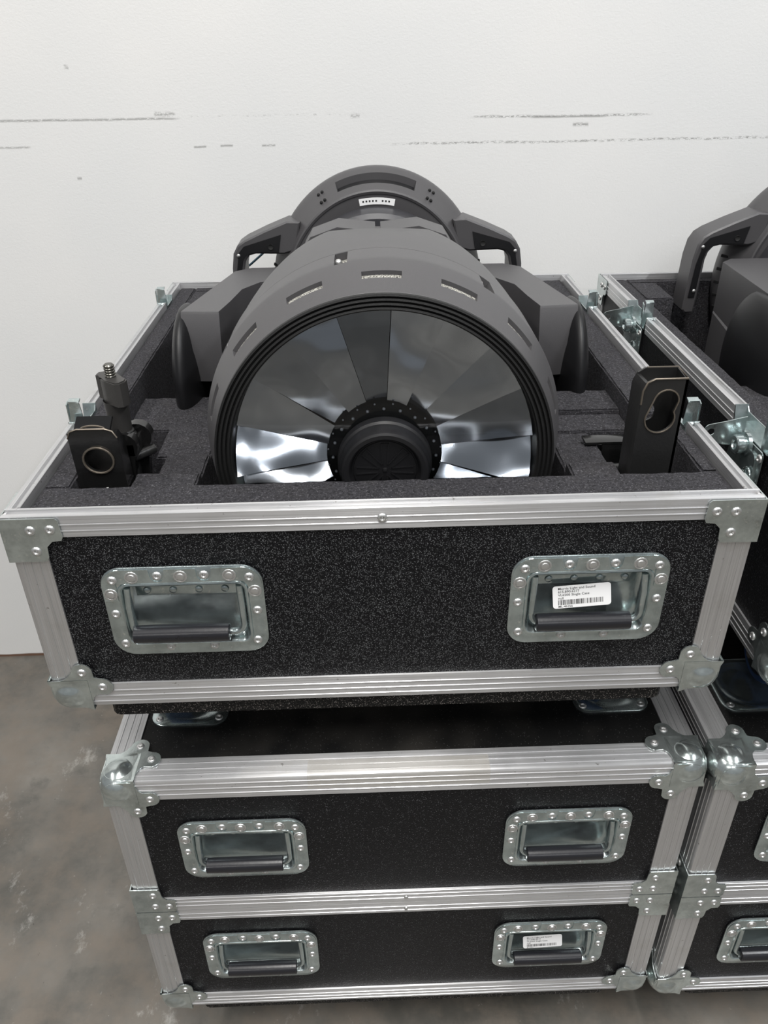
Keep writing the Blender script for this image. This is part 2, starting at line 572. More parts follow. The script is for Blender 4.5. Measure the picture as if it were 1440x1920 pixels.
def ball_corner(root, x, z, sx, sz, yb=0.0, sy=1, with_rivets=True):
    """corner at (x, yb, z); sx,sy,sz point into the case"""
    b = bmesh.new()
    T = 0.0016
    e = 0.0014
    prism(b, lambda u, v, c: (x + sx * u, yb - sy * c, z + sz * v), OUT_B, e, e + T)
    prism(b, lambda u, v, c: (x + sx * u, yb + sy * v, z - sz * c), OUT_B, e, e + T)
    prism(b, lambda u, v, c: (x - sx * c, yb + sy * u, z + sz * v), OUT_B, e, e + T)
    # swaged ball: the three skins of the corner pushed out onto a sphere, fading back to flat
    CI, RB, NG, LM = 0.0185, 0.0275, 18, 0.0440
    Cc = Vector((CI, CI, CI))
    cache = {}
    def gv(p):
        key = tuple(round(q * 1e5) for q in p)
        if key not in cache:
            P = Vector(p); m = max(p)
            t = min(max((m - 0.0240) / (LM - 0.0240), 0.0), 1.0)
            w = 1 - t * t * (3 - 2 * t)
            dv = P - Cc
            P = P.lerp(Cc + dv.normalized() * RB, w)
            cache[key] = b.verts.new((x + sx * P.x, yb + sy * P.y, z + sz * P.z))
        return cache[key]
    e2 = e + T + 0.0003
    cs = [-e2 + (LM + e2) * i / NG for i in range(NG + 1)]
    for ax in range(3):
        for i in range(NG):
            for j in range(NG):
                q = []
                for (ii, jj) in ((i, j), (i + 1, j), (i + 1, j + 1), (i, j + 1)):
                    k = [cs[ii], cs[jj]]; k.insert(ax, -e2)
                    q.append(gv(k))
                b.faces.new(q)
    o = finish(b, 'ball_corner', ZINC, root, 62)
    if with_rivets:
        for (u, v) in ((0.0600, 0.0330), (0.0400, 0.0560)):
            rivet(RV_S, o, (x + sx * u, yb - sy * (e + T), z + sz * v), ROT_FACE['front'] if sy > 0 else ROT_FACE['back'])
            if sz < 0:
                rivet(RV_S, o, (x + sx * u, yb + sy * v, z + (e + T)), ROT_FACE['top'])
            rivet(RV_S, o, (x - sx * (e + T), yb + sy * u, z + sz * v), ROT_FACE['left'] if sx > 0 else ROT_FACE['right'])
    return o


def square_corner(root, x, z, sx, sz, yb=0.0, sy=1, lab=None):
    b = bmesh.new()
    T, e = 0.0016, 0.0014
    prism(b, lambda u, v, c: (x + sx * u, yb - sy * c, z + sz * v), OUT_S, e, e + T)
    prism(b, lambda u, v, c: (x - sx * c, yb + sy * max(u, -0.0012), z + sz * v), OUT_S, e, e + T)
    o = finish(b, 'corner_bracket', ZINC, root, 25)
    for (u, v) in ((0.0285, 0.0140), (0.0490, 0.0135), (0.0290, 0.0400)):
        rivet(RV_S, o, (x + sx * u, yb - sy * (e + T), z + sz * v), ROT_FACE['front'] if sy > 0 else ROT_FACE['back'])
        rivet(RV_S, o, (x - sx * (e + T), yb + sy * u, z + sz * v), ROT_FACE['left'] if sx > 0 else ROT_FACE['right'])
    return o


def sticker_mesh(parent, loc, w, h, rot, lines, bars, code, tilt):
    """white label with printed text and bar code, one mesh with two materials"""
    b = bmesh.new()
    prism(b, XZ, rrect(w, h, 0.0035, 4), 0.0, -0.0003)
    for f in b.faces: f.material_index = 0
    x = -w / 2 + 0.006
    rnd = random.Random(11)
    zb0, zb1 = bars
    def ink(x0, x1, z0, z1):
        vs = [b.verts.new(p) for p in ((x0, -0.0004, z0), (x1, -0.0004, z0), (x1, -0.0004, z1), (x0, -0.0004, z1))]
        b.faces.new(vs).material_index = 1
    while x < w / 2 - 0.009:
        bw = rnd.choice((0.00035, 0.0007, 0.0010))
        ink(x, x + bw, zb0, zb1)
        x += bw + rnd.choice((0.0004, 0.0006, 0.0009))
    me = None
    o = finish(b, 'barcode_sticker', [WHITE, INK], parent, 0)
    # text
    bm2 = bmesh.new(); bm2.from_mesh(o.data)
    for s, z, size in lines + [code]:
        cu = bpy.data.curves.new('t', 'FONT'); cu.body = s; cu.size = 1.0; cu.resolution_u = 2; cu.offset = 0.012
        to = bpy.data.objects.new('t', cu); sc.collection.objects.link(to)
        bpy.context.view_layer.update()
        tm = bpy.data.meshes.new_from_object(to)
        bpy.data.objects.remove(to)
        n0 = len(bm2.verts); f0 = len(bm2.faces)
        bm2.from_mesh(tm)
        bm2.verts.ensure_lookup_table(); bm2.faces.ensure_lookup_table()
        for v in bm2.verts[n0:]:
            v.co = Vector((v.co.x * size * 1.12 - w / 2 + 0.006, -0.0004, v.co.y * size + z))
        for f in bm2.faces[f0:]: f.material_index = 1
        bpy.data.meshes.remove(tm)
    bm2.to_mesh(o.data); bm2.free()
    o.location = loc; o.rotation_euler = (rot, tilt, 0)
    return o


def emboss_text(s, size, mat, parent, loc, name='lettering', ext=0.0004):
    cu = bpy.data.curves.new('t', 'FONT'); cu.body = s; cu.size = size; cu.resolution_u = 2
    cu.extrude = ext; cu.align_x = 'CENTER'; cu.align_y = 'CENTER'
    to = bpy.data.objects.new('t', cu); sc.collection.objects.link(to)
    bpy.context.view_layer.update()
    me = bpy.data.meshes.new_from_object(to); bpy.data.objects.remove(to)
    me.materials.clear(); me.materials.append(mat)
    o = bpy.data.objects.new(name, me); sc.collection.objects.link(o)
    o.parent = parent; o.location = loc; o.rotation_euler = (math.pi / 2, 0, 0)
    return o


DISH_CACHE = {}


def handle_dish(root, cx, cz, grip_shift=0.0, swing=0.0):
    """recessed spring handle on the front face (y=0)"""
    h = None
    b = bmesh.new()
    L = lambda w, hh, r, y, dz=0.0: [(a, y, c) for a, c in rrect(w, hh, r, 6, 0, dz)]
    loft(b, [L(.177, .122, .024, 0.0), L(.177, .122, .024, -.0014), L(.1755, .1205, .0235, -.0020),
             L(.1440, .0880, .0125, -.0020, -.0025), L(.1425, .0865, .012, -.0040, -.0025), L(.1385, .0825, .0105, -.0046, -.0025),
             L(.1345, .0785, .009, -.0030, -.0025), L(.1290, .0730, .009, .0120, -.0025), L(.1250, .0690, .009, .0140, -.0025)],
         cap0=False)
    o = finish(b, 'handle_dish', ZPASS, root, 50, (cx, 0, cz))
    # retainer band across the top with two notches
    def notch(xc):
        return [(xc + .0085, .0585), (xc + .0078, .0500)] + [(xc + .0078 * math.cos(a), .0498 + -.0078 * math.sin(a)) for a in [math.radians(q) for q in (20, 55, 90, 125, 160)]] + [(xc - .0078, .0500), (xc - .0085, .0585)]
    p = [(-.0870, .0175), (-.0720, .0175), (-.0720, .0405), (.0720, .0405), (.0720, .0175), (.0870, .0175), (.0875, .0370)]
    p += arc(.0655, .0375, .0215, 8, 88, 6)
    p += notch(.0255) + notch(-.0255)
    p += arc(-.0655, .0375, .0215, 92, 172, 6)
    p += [(-.0875, .0370)]
    b = bmesh.new(); prism(b, XZ, p, -.0020, -.0034)
    finish(b, 'retainer_band', ZPASS, o, 0)
    # inner lip strip with studs
    b = bmesh.new()
    box(b, -.056, .056, .0110, .0135, .014, .030, .0005)
    for k in range(4):
        c = (-.0435 + .029 * k, .0110, .0215)
        lathe(b, [(0.0, .0045), (-.0020, .0040), (-.0032, .002)], 12, lambda t, a, d, c=c: (c[0] + a, c[1] + t, c[2] + d), cap1=True)
    finish(b, 'spring_plate', ZPASS, o, 40)
    # bail and grip
    b = bmesh.new()
    y = -.0030
    R = .0038
    pts = [(-.0615, y + .003, .0330), (-.0625, y, .0100), (-.0625, y, -.0180)]
    pts += [(-.0625 + .010 * (1 - math.cos(a)), y, -.0180 - .0115 * math.sin(a)) for a in [math.radians(q) for q in (20, 45, 70, 90)]]
    full = pts + [(-px, py, pz) for px, py, pz in pts[::-1]]
    tube(b, full, R, 10)
    finish(b, 'handle_bail', ZPASS, o, 60)
    b = bmesh.new()
    gl = .0545
    lathe(b, [(-gl, .0080), (-gl + .0012, .0102), (-gl + .03, .0106), (gl - .03, .0106), (gl - .0012, .0102), (gl, .0080)], 24,
          lambda t, a, c: (t + grip_shift, y - .003 + a, -.0280 + c), cap0=True, cap1=True)
    finish(b, 'handle_grip', GRIPM, o, 40)
    e = -.0020
    for (a, c) in ((.0745, .0460), (.0255, .0495), (.0755, -.0440), (.0250, -.0500), (.0790, -.0010)):
        for s in (-1, 1): rivet(RV_S, o, (s * a, e - (0.0014 if c > .04 and a > .05 else 0), c))
    for (a, c) in ((0.0, .0490), (.0530, .0490), (.0790, .0270)):
        for s in ((-1, 1) if a else (1,)): rivet(RV_B, o, (s * a, e - .0014, c))
    return o


def panel_holes(bm, x0, x1, z0, z1, holes, y0, y1):
    """front panel as boxes around rectangular holes (hx0,hx1,hz0,hz1) sharing one z span"""
    xs = sorted({x0, x1} | {h[0] for h in holes} | {h[1] for h in holes})
    za, zb = holes[0][2], holes[0][3]
    V = {}
    def vv(x, y, z):
        k = (round(x, 5), round(y, 5), round(z, 5))
        if k not in V: V[k] = bm.verts.new((x, y, z))
        return V[k]
    zs = [z0, za, zb, z1]
    for i in range(len(xs) - 1):
        for j in range(3):
            a, b_, c, d = xs[i], xs[i + 1], zs[j], zs[j + 1]
            if j == 1 and any(abs(a - h[0]) < 1e-6 for h in holes): continue
            bm.faces.new((vv(a, y0, c), vv(b_, y0, c), vv(b_, y0, d), vv(a, y0, d)))
            bm.faces.new((vv(a, y1, c), vv(a, y1, d), vv(b_, y1, d), vv(b_, y1, c)))


def shell_section(root, z0, h, top, bottom, lamf, bays=None, HX=(-.2250, .2265), hz=None, notch_side=True):
    """one half of a case; top/bottom: 'edge' (closed), 'joint' (mates the other half), 'rim' (open)"""
    hx = W / 2
    z1 = z0 + h
    cz = z0 + (hz if hz else h * 0.53)
    b = bmesh.new()
    panel_holes(b, -hx + .002, hx - .002, z0 + .002, z1 - .004, [(c - .0655, c + .0655, cz - .041, cz + .036) for c in HX], .0022, .0105)
    finish(b, 'front_panel', lamf, root, 0)
    for s, nm in ((-1, 'side_panel'), (1, 'side_panel')):
        b = bmesh.new(); a, c = sorted((s * (hx - .0022), s * (hx - .0105)))
        box(b, a, c, .0107, D - .0107, z0 + .002, z1 - .024)
        finish(b, nm, LAMD, root, 0)
    b = bmesh.new(); box(b, -hx + .002, hx - .002, D - .0105, D - .0022, z0 + .002, z1 - .004)
    finish(b, 'back_panel', LAMD, root, 0)
    if top == 'edge':
        b = bmesh.new(); box(b, -hx + .011, hx - .011, .011, D - .011, z1 - .0105, z1 - .0022); finish(b, 'top_panel', LAMT, root, 0)
    if bottom == 'edge':
        b = bmesh.new(); box(b, -hx + .011, hx - .011, .011, D - .011, z0 + .0022, z0 + .0105); finish(b, 'bottom_panel', LAMD, root, 0)
    rg = [.009, .018, .027]
    # vertical corner extrusions
    for sx in (-1, 1):
        for sy in (1, -1):
            yb = 0 if sy > 0 else D
            b = bmesh.new()
            prism(b, lambda u, v, c, sx=sx, sy=sy, yb=yb: (sx * hx - sx * u, yb + sy * v, c), l_profile(EX, EX, rg, rg, .0026), z0 + (.012 if bottom == 'edge' else .001), z1 - (.012 if top == 'edge' else .001))
            finish(b, 'corner_extrusion', MZ, root, 25)
    # horizontal edges
    def front_L(z, sz, wv, wh, rv, rh, sy):
        yb = 0 if sy > 0 else D
        b = bmesh.new()
        prism(b, lambda u, v, c: (c, yb - .0006 * sy + sy * u, z + sz * v), l_profile(wh, wv, rh, rv, .0030), -hx + .012, hx - .012)
        finish(b, 'edge_extrusion', MX, root, 25)
    def side_L(z, sz, wv, wh, rv, rh, s):
        b = bmesh.new()
        prism(b, lambda u, v, c: (s * (hx + .0006) - s * u, c, z + sz * v), l_profile(wh, wv, rh, rv, .0030), .012, D - .012)
        finish(b, 'edge_extrusion', MY, root, 25)
    if bottom == 'edge':
        for s in (1, -1):
            front_L(z0, 1, .0355, .030, [.008, .0165, .025], [.01, .02], s)
            side_L(z0, 1, .0355, .030, [.008, .0165, .025], [.01, .02], s)
    if top == 'edge':
        for s in (1, -1):
            front_L(z1, -1, .0370, .0370, [.009, .0185, .028], [.009, .0185, .028], s)
            side_L(z1, -1, .0370, .0370, [.009, .0185, .028], [.009, .0185, .028], s)
    def flat(z, sz, wv, rr):
        for s in (1, -1):
            yb = 0 if s > 0 else D
            b = bmesh.new()
            prism(b, lambda u, v, c: (c, yb - .0006 * s + s * v, z + sz * u), strip_profile(wv, rr), -hx + .002, hx - .002)
            finish(b, 'joint_extrusion', MX, root, 25)
            b = bmesh.new()
            prism(b, lambda u, v, c: (s * (hx + .0006) - s * v, c, z + sz * u), strip_profile(wv, rr), .002, D - .002)
            finish(b, 'joint_extrusion', MY, root, 25)
    if bottom == 'joint': flat(z0 + .0005, 1, .0280, [.0100, .0190, .0262])
    if top == 'joint': flat(z1 - .0005, -1, .0245, [.0100, .0190])
    if top == 'rim':
        # grooved open rim: front and back full width, sides broken by latch recesses
        def prof(s):
            # (a: inward from outer face, b: up); tongue-and-groove section
            return [(0, -.0255), (0, -.0190), (-.0008, -.0186), (-.0008, -.0176), (0, -.0172), (0, -.0115), (-.0008, -.0111), (-.0008, -.0101), (0, -.0097),
                    (0, 0), (.0015, .0006), (.0060, .0006), (.0066, -.0035), (.0120, -.0040), (.0128, .0018), (.0150, .0022), (.0158, .0016), (.0160, -.0255),
                    (.0130, -.0255), (.0125, -.0060), (.0030, -.0060), (.0026, -.0255)]
        for sy in (1, -1):
            yb = 0 if sy > 0 else D
            b = bmesh.new()
            prism(b, lambda u, v, c: (c, yb - .0004 * sy + sy * u, z1 + v), prof(0), -hx, hx)
            finish(b, 'rim_extrusion', MX, root, 25)
        for s in (-1, 1):
            (c1, h1), (c2, h2) = bays[0 if s < 0 else 1]
            for (ya, yb) in ((.0165, c1 - h1 - .001), (c1 + h1 + .001, c2 - h2 - .001), (c2 + h2 + .001, D - .0165)):
                b = bmesh.new()
                prism(b, lambda u, v, c: (s * (hx + .0006) - s * u, c, z1 + v), prof(0), ya, yb)
                finish(b, 'rim_extrusion', MY, root, 25)


def latch(root, s, yc, z1, wing, hw=.0395):
    """latch bay let into the side rim: sheet liner, standing hook tabs, hub and fold-out wing"""
    x = s * W / 2
    f = lambda a, b_, c: (x - s * c, yc + a, z1 + b_)       # a along y, b up, c inward
    b = bmesh.new()
    t = .0016
    # liner: floor of the bay and two flared ends
    prism(b, f, [(-hw - .0015, .0020), (-hw, .0020), (-hw + .0065, -.0190), (hw - .0065, -.0190), (hw, .0020), (hw + .0015, .0020), (hw - .0055, -.0208), (-hw + .0055, -.0208)], -.0010, .0165)
    # outer dish plate hanging down the side
    prism(b, f, rrect(.088, .112, .006, 4, 0, -.077), -.0036, -.0020)
    prism(b, f, rrect(.066, .086, .010, 4, 0, -.072), -.0060, -.0036)
    # inner flange on the foam side
    prism(b, f, [(-hw - .001, .0015), (-hw + .0065, -.0060), (hw - .0065, -.0060), (hw + .001, .0015), (hw + .001, -.0240), (-hw - .001, -.0240)], .0150, .0164)
    o = finish(b, 'latch_bay', ZPASS, root, 30)
    # standing tab
    b = bmesh.new()
    g = lambda a, b_, c: (x - s * a, yc - hw + .0125 + c, z1 + b_)
    prism(b, g, [(-.0040, -.0185), (.0160, -.0185), (.0130, .0200), (.0120, .0240), (.0010, .0240), (-.0005, .0210)], 0, .0016)
    prism(b, lambda a, b_, c: (x - s * c, yc - hw + .0125 + a, z1 + b_), [(0, .0224), (.0065, .0244), (.0075, .0262), (.0060, .0262), (-.0005, .0242)], -.0010, .0130)
    prism(b, lambda a, b_, c: (x - s * c, yc - hw + .0125 + a, z1 + b_), [(0, .020), (.0075, .023), (.0060, -.0185), (0, -.0185)], -.0046, -.0032)
    finish(b, 'hook_tab', ZPASS, o, 20)
    for dy in (-.038, .038):
        for dz in (-.030, -.120):
            rivet(RV_S, o, (x + s * .0036, yc + dy, z1 + dz), ROT_FACE['left'] if s < 0 else ROT_FACE['right'])
    if wing:
        b = bmesh.new()
        h = lambda t_, a, c: (x + s * (.0050 + t_), yc + a - .004, z1 - .026 + c)
        lathe(b, [(0, .0150), (.0045, .0150), (.0052, .0105), (.0075, .0105), (.0082, .0122), (.0155, .0122), (.0170, .0105), (.0170, .0070), (.0140, .0060)], 24, h, cap0=True, cap1=True)
        finish(b, 'latch_hub', ZPASS, o, 35)
        b = bmesh.new()
        hole = [(a, c) for a, c in arc(.0470, .0, .0048, 0, 330, 11)]
        outer = [(.004, -.020), (.030, -.018)] + arc(.0455, -.0, .0115, -60, 60, 6) + [(.030, .014), (.004, .020)]
        plate(b, lambda a, c, d: (x + s * a, yc + .012 + d, z1 - .016 + c), outer, [hole], 0, .0016)
        finish(b, 'latch_wing', ZPASS, o, 20)
        b = bmesh.new()
        for k in range(9):
            a = k / 8 * math.pi
        ring = [(x + s * .0085, yc - .026 + .009 * math.cos(q), z1 - .058 + .009 * math.sin(q)) for q in [math.radians(30 * k) for k in range(12)]]
        tube(b, ring + [ring[0]], .0018, 8, False)
        tube(b, [(x + s * .0085, yc - .018, z1 - .058), (x + s * .0085, yc - .006, z1 - .066), (x + s * .0085, yc + .002, z1 - .084)], .0034, 8)
        finish(b, 'latch_spring', ZPASS, o, 40)
    return o


def caster(root, x, y, ztop, sx):
    """swivel caster; wheel touches local z=0, plate at ztop"""
    b = bmesh.new()
    prism(b, XY, rrect(.095, .095, .010, 4, x, y), ztop - .003, ztop)
    lathe(b, [(ztop - .003, .030), (ztop - .012, .034), (ztop - .020, .026)], 24, lambda t, a, c: (x + a, y + c, t), cap1=True)
    for s in (-1, 1):
        prism(b, lambda a, c, d: (x + s * (.0215 + d), y + .018 + a, c), [(-.030, ztop - .018), (.022, ztop - .018), (.012, .040), (.0, .034), (-.012, .040)], 0, .0025)
    o = finish(b, 'caster', ZINC, root, 30)
    b = bmesh.new()
    f = lambda t, a, c: (x + t, y + .018 + a, .045 + c)
    lathe(b, [(-.0160, .034), (-.0160, .042), (-.0110, .045), (.0110, .045), (.0160, .042), (.0160, .034)], 32, f, cap0=True, cap1=True)
    finish(b, 'caster_tyre', BLUE, o, 35)
    b = bmesh.new()
    lathe(b, [(-.0200, .012), (-.0175, .033), (.0175, .033), (.0200, .012)], 24, f, cap0=True, cap1=True)
    finish(b, 'wheel_hub', PLASD, o, 35)
    b = bmesh.new()
    lathe(b, [(-.0300, .0075), (-.0240, .0080), (.0240, .0080), (.0300, .0075)], 6, f, cap0=True, cap1=True)
    finish(b, 'axle_bolt', BRONZE, o, 0)
    return o


def wheels_and_board(root, z):
    b = bmesh.new()
    pts = rrect(W - .114, D - .016, .012, 3, 0, D / 2 + .0)
    pin = lambda k: [(a * (1 - k / .34), D / 2 + (c - D / 2) * (1 - k / .43)) for a, c in pts]
    loops = []
    for zz, k in ((z - .0006, 0.0), (z - .024, 0.0), (z - .0315, .008)):
        loops.append([(a, c, zz) for a, c in pin(k)])
    loft(b, loops)
    finish(b, 'caster_board', BOARD, root, 30)
    for sx in (-1, 1):
        for y in (.150, D - .150):
            caster(root, sx * (W / 2 - .097), y, z - .0315, sx)


def foam_block(root, x0, x1, y0, y1, z0, z1, seed=0):
    b = bmesh.new()
    n = lambda a, c: max(1, int((c - a) / .011))
    r = bmesh.ops.create_cube(b, size=1)
    for v in r['verts']:
        v.co = Vector(((x0 + x1) / 2 + v.co.x * (x1 - x0), (y0 + y1) / 2 + v.co.y * (y1 - y0), (z0 + z1) / 2 + v.co.z * (z1 - z0)))
    top = [f for f in b.faces if f.normal.z > .5 or abs(f.normal.y) + abs(f.normal.x) > .5]
    nx, ny = n(x0, x1), n(y0, y1)
    ex = [e for e in b.edges if abs((e.verts[0].co - e.verts[1].co).x) > (x1 - x0) * .5]
    bmesh.ops.subdivide_edges(b, edges=ex, cuts=min(nx, 70), use_grid_fill=True)
    ey = [e for e in b.edges if abs((e.verts[0].co - e.verts[1].co).y) > (y1 - y0) * .5]
    bmesh.ops.subdivide_edges(b, edges=ey, cuts=min(ny, 70), use_grid_fill=True)
    ez = [e for e in b.edges if abs((e.verts[0].co - e.verts[1].co).z) > (z1 - z0) * .5]
    bmesh.ops.subdivide_edges(b, edges=ez, cuts=min(n(z0, z1), 12), use_grid_fill=True)
    es = [e for e in b.edges if abs(e.verts[0].co.z - z1) < 1e-5 and abs(e.verts[1].co.z - z1) < 1e-5 and
          any(abs(f.normal.z) < .5 for f in e.link_faces)]
    bmesh.ops.bevel(b, geom=es, offset=.0022, segments=2, affect='EDGES')
    rnd = random.Random(int((x0 * 7 + y0 * 13 + z1 * 5) * 1000))
    for v in b.verts:
        if v.co.z > z0 + .02:
            v.co += Vector((rnd.uniform(-1, 1) * .0006, rnd.uniform(-1, 1) * .0006, rnd.uniform(-1, 1) * .0004))
    return finish(b, 'foam_block', FOAM, root, 70)


def open_tray(name, label, loc, sticker=False, wings=(1, 0), lettering=False, bays=(((.262, .030), (.785, .026)), ((.226, .039), (.712, .034)))):
    root = thing(name, label, 'flight case', loc, 'open flight case bases with foam and stage light')
    z0 = H0
    shell_section(root, z0, HB, 'rim', 'edge', LAMF, bays, hz=.142)
    z1 = z0 + HB
    for sx in (-1, 1):
        for sy in (1, -1):
            yb = 0 if sy > 0 else D
            ball_corner(root, sx * W / 2, z0, -sx, 1, yb, sy)
            square_corner(root, sx * W / 2, z1 - .001, -sx, -1, yb, sy)
        for yc, hw in bays[0 if sx < 0 else 1]:
            latch(root, sx, yc, z1, wings[0] if sx < 0 else wings[1], hw)
    rivet(RV_S, root, (-.004, -.0008, z1 - .012))
    for c, gs in ((-.2250, -.008), (.2265, -.003)):
        h = handle_dish(root, c, z0 + .142, gs)
        if lettering and c < 0:
            emboss_text('penn-elcom.com', .0085, GRIPM, h, (-.006, -.0163, -.0262))
        if sticker and c > 0:
            sticker_mesh(h, (-.006, .0005, .0040), .066, .0270, math.radians(-16),
                         [('Morris Light and Sound', .0088, .0040), ('615.890.6277', .0050, .0040), ('VL6500 Single Case', .0012, .0040), ('null', -.0026, .0040)],
                         (-.0095, -.0034), ('ML-46256', -.0126, .0036), math.radians(-4))
    wheels_and_board(root, z0)
    # foam
    zt = z1 - .0085
    zf = z0 + .0110
    g = .3835
    fb = lambda *a: foam_block(root, *a)
    fb(-g, g, .0165, .0760, zf, zt)
    fb(-g, -.3540, .0770, D - .0170, zf, zt)
    fb(.3380, g, .2400, D - .0170, zf, zt)
    fb(.3640, g, .0770, .2390, zf, zt)
    fb(-.3530, .3370, D - .0420, D - .0170, zf, zt)
    fb(-.3530, -.300, .7600, D - .0430, zf, zt)
    fb(.3000, .3370, .7600, D - .0430, zf, zt)
    # stepped slabs either side of the lamp head
    for (a0, a1) in ((-.2940, -.2180), (.2220, .2790)):
        fb(a0, a1, .0780, .1310, zf, z1 - .0215)
    for (a0, a1) in ((-.2740, -.2195), (.2220, .2790)):
        fb(a0, a1, .1320, .2030, zf, z1 - .0330)
    fb(-.3530, -.2195, .2980, .4150, zf, z1 - .0440)
    fb(-.2900, -.2195, .2040, .2970, zf, z1 - .0380)
    fb(.2220, .2790, .2040, .2450, zf, z1 - .0380)
    fb(.2220, .3370, .2460, .3000, zf, z1 - .0360)
    fb(.2440, .3370, .3010, .3720, zf, z1 - .0300)
    # pocket floors and base pad
    fb(-.3530, -.2950, .0780, .2970, zf, z1 - .1150)
    fb(.2800, .3370, .0780, .2390, zf, z1 - .1150)
    fb(-.2160, .2160, .0780, .4160, zf, zf + .0400)
    fb(-.2900, .2900, .4200, .8600, zf, zf + .0400)
    fb(-.3530, -.2910, .4200, .7550, zf, zf + .0350)
    fb(.2910, .3370, .4200, .7550, zf, zf + .0350)
    return root


def closed_case(name, label, loc, sticker=False, tape=False):
    root = thing(name, label, 'flight case', loc, 'closed black flight cases on the floor')
    z0 = H0; zj = z0 + HB; z2 = zj + HL
    shell_section(root, z0, HB, 'joint', 'edge', LAMD, HX=(-.2265, .2280), hz=.1440)
    shell_section(root, zj, HL, 'edge', 'joint', LAMD if not tape else LAMD, HX=(-.2270, .2280), hz=.1395)
    for sx in (-1, 1):
        for sy in (1, -1):
            yb = 0 if sy > 0 else D
            ball_corner(root, sx * W / 2, z0, -sx, 1, yb, sy, sy > 0)
            ball_corner(root, sx * W / 2, z2, -sx, -1, yb, sy)
            square_corner(root, sx * W / 2, zj - .0008, -sx, -1, yb, sy)
            square_corner(root, sx * W / 2, zj + .0008, -sx, 1, yb, sy)
    rivet(RV_T, root, (.001, -.0008, zj - .016)); rivet(RV_T, root, (.001, -.0008, zj + .012))
    for i, (c, z) in enumerate(((-.2265, z0 + .1440), (.2280, z0 + .1440), (-.2270, zj + .1395), (.2280, zj + .1395))):
        h = handle_dish(root, c, z, -.001)
        if i == 1 and sticker:
            sticker_mesh(h, (-.010, .0005, .0060), .062, .0240, math.radians(-14),
                         [('Morris Light and Sound', .0072, .0037), ('615.890.6277', .0036, .0037), ('VL6500 Single Case', .0000, .0037), ('null', -.0034, .0036)],
                         (-.0092, -.0042), ('ML-46257', -.0117, .0022), math.radians(-3))
    # caster cups on the lid
    for sx in (-1, 1):
        for y in (.150, D - .150):
            b = bmesh.new()
            cx, cy = sx * (W / 2 - .097), y
            L = lambda w, r, z: [(a, c, z) for a, c in rrect(w, w, r, 6, cx, cy)]
            loft(b, [L(.108, .020, z2 - .0022), L(.108, .020, z2 - .0004), L(.106, .019, z2 + .0004), L(.088, .040, z2 + .0004), L(.084, .038, z2 - .0014), L(.060, .028, z2 - .0019)], cap0=False)
            o = finish(b, 'caster_cup', ZPASS, root, 50)
            for dx in (-.042, .042):
                for dy in (-.042, .042):
                    rivet(RV_S, o, (cx + dx, cy + dy, z2 + .0004), ROT_FACE['top'])
    if tape:
        b = bmesh.new()
        e = .0016
        prism(b, lambda a, c, d: (d, a, z2 + c), [(-e - .0003, -.0240), (-e, -.0240), (-e, .0012), (.0240, .0012), (.0240, .0015), (-e - .0003, .0015)], -.130, .112)
        finish(b, 'clear_tape', TAPE, root, 0)
    wheels_and_board(root, z0)
    return root


Z2 = H0 + HB + HL
ZL = Z2          # lid top (world)
lower_main = closed_case('flight_case', 'closed black flight case on floor under the middle open case, tape on lid edge', (0, 0, 0), True, True)
lower_right = closed_case('flight_case', 'closed black flight case on floor at right edge, mostly cut off by frame', (.8178, -.0072, 0))
tray_main = open_tray('open_flight_case', 'open foam-lined flight case base in the middle, white barcode sticker in right handle', (-.0213, -.0023, Z2 + .0002), True, (0, 0), True)
tray_right = open_tray('open_flight_case', 'open foam-lined flight case base at the right edge, on blue caster wheels', (.8460, -.0100, Z2 + .0006), False, (1, 0), False, (((.187, .055), (.665, .052)), ((.226, .039), (.712, .034))))


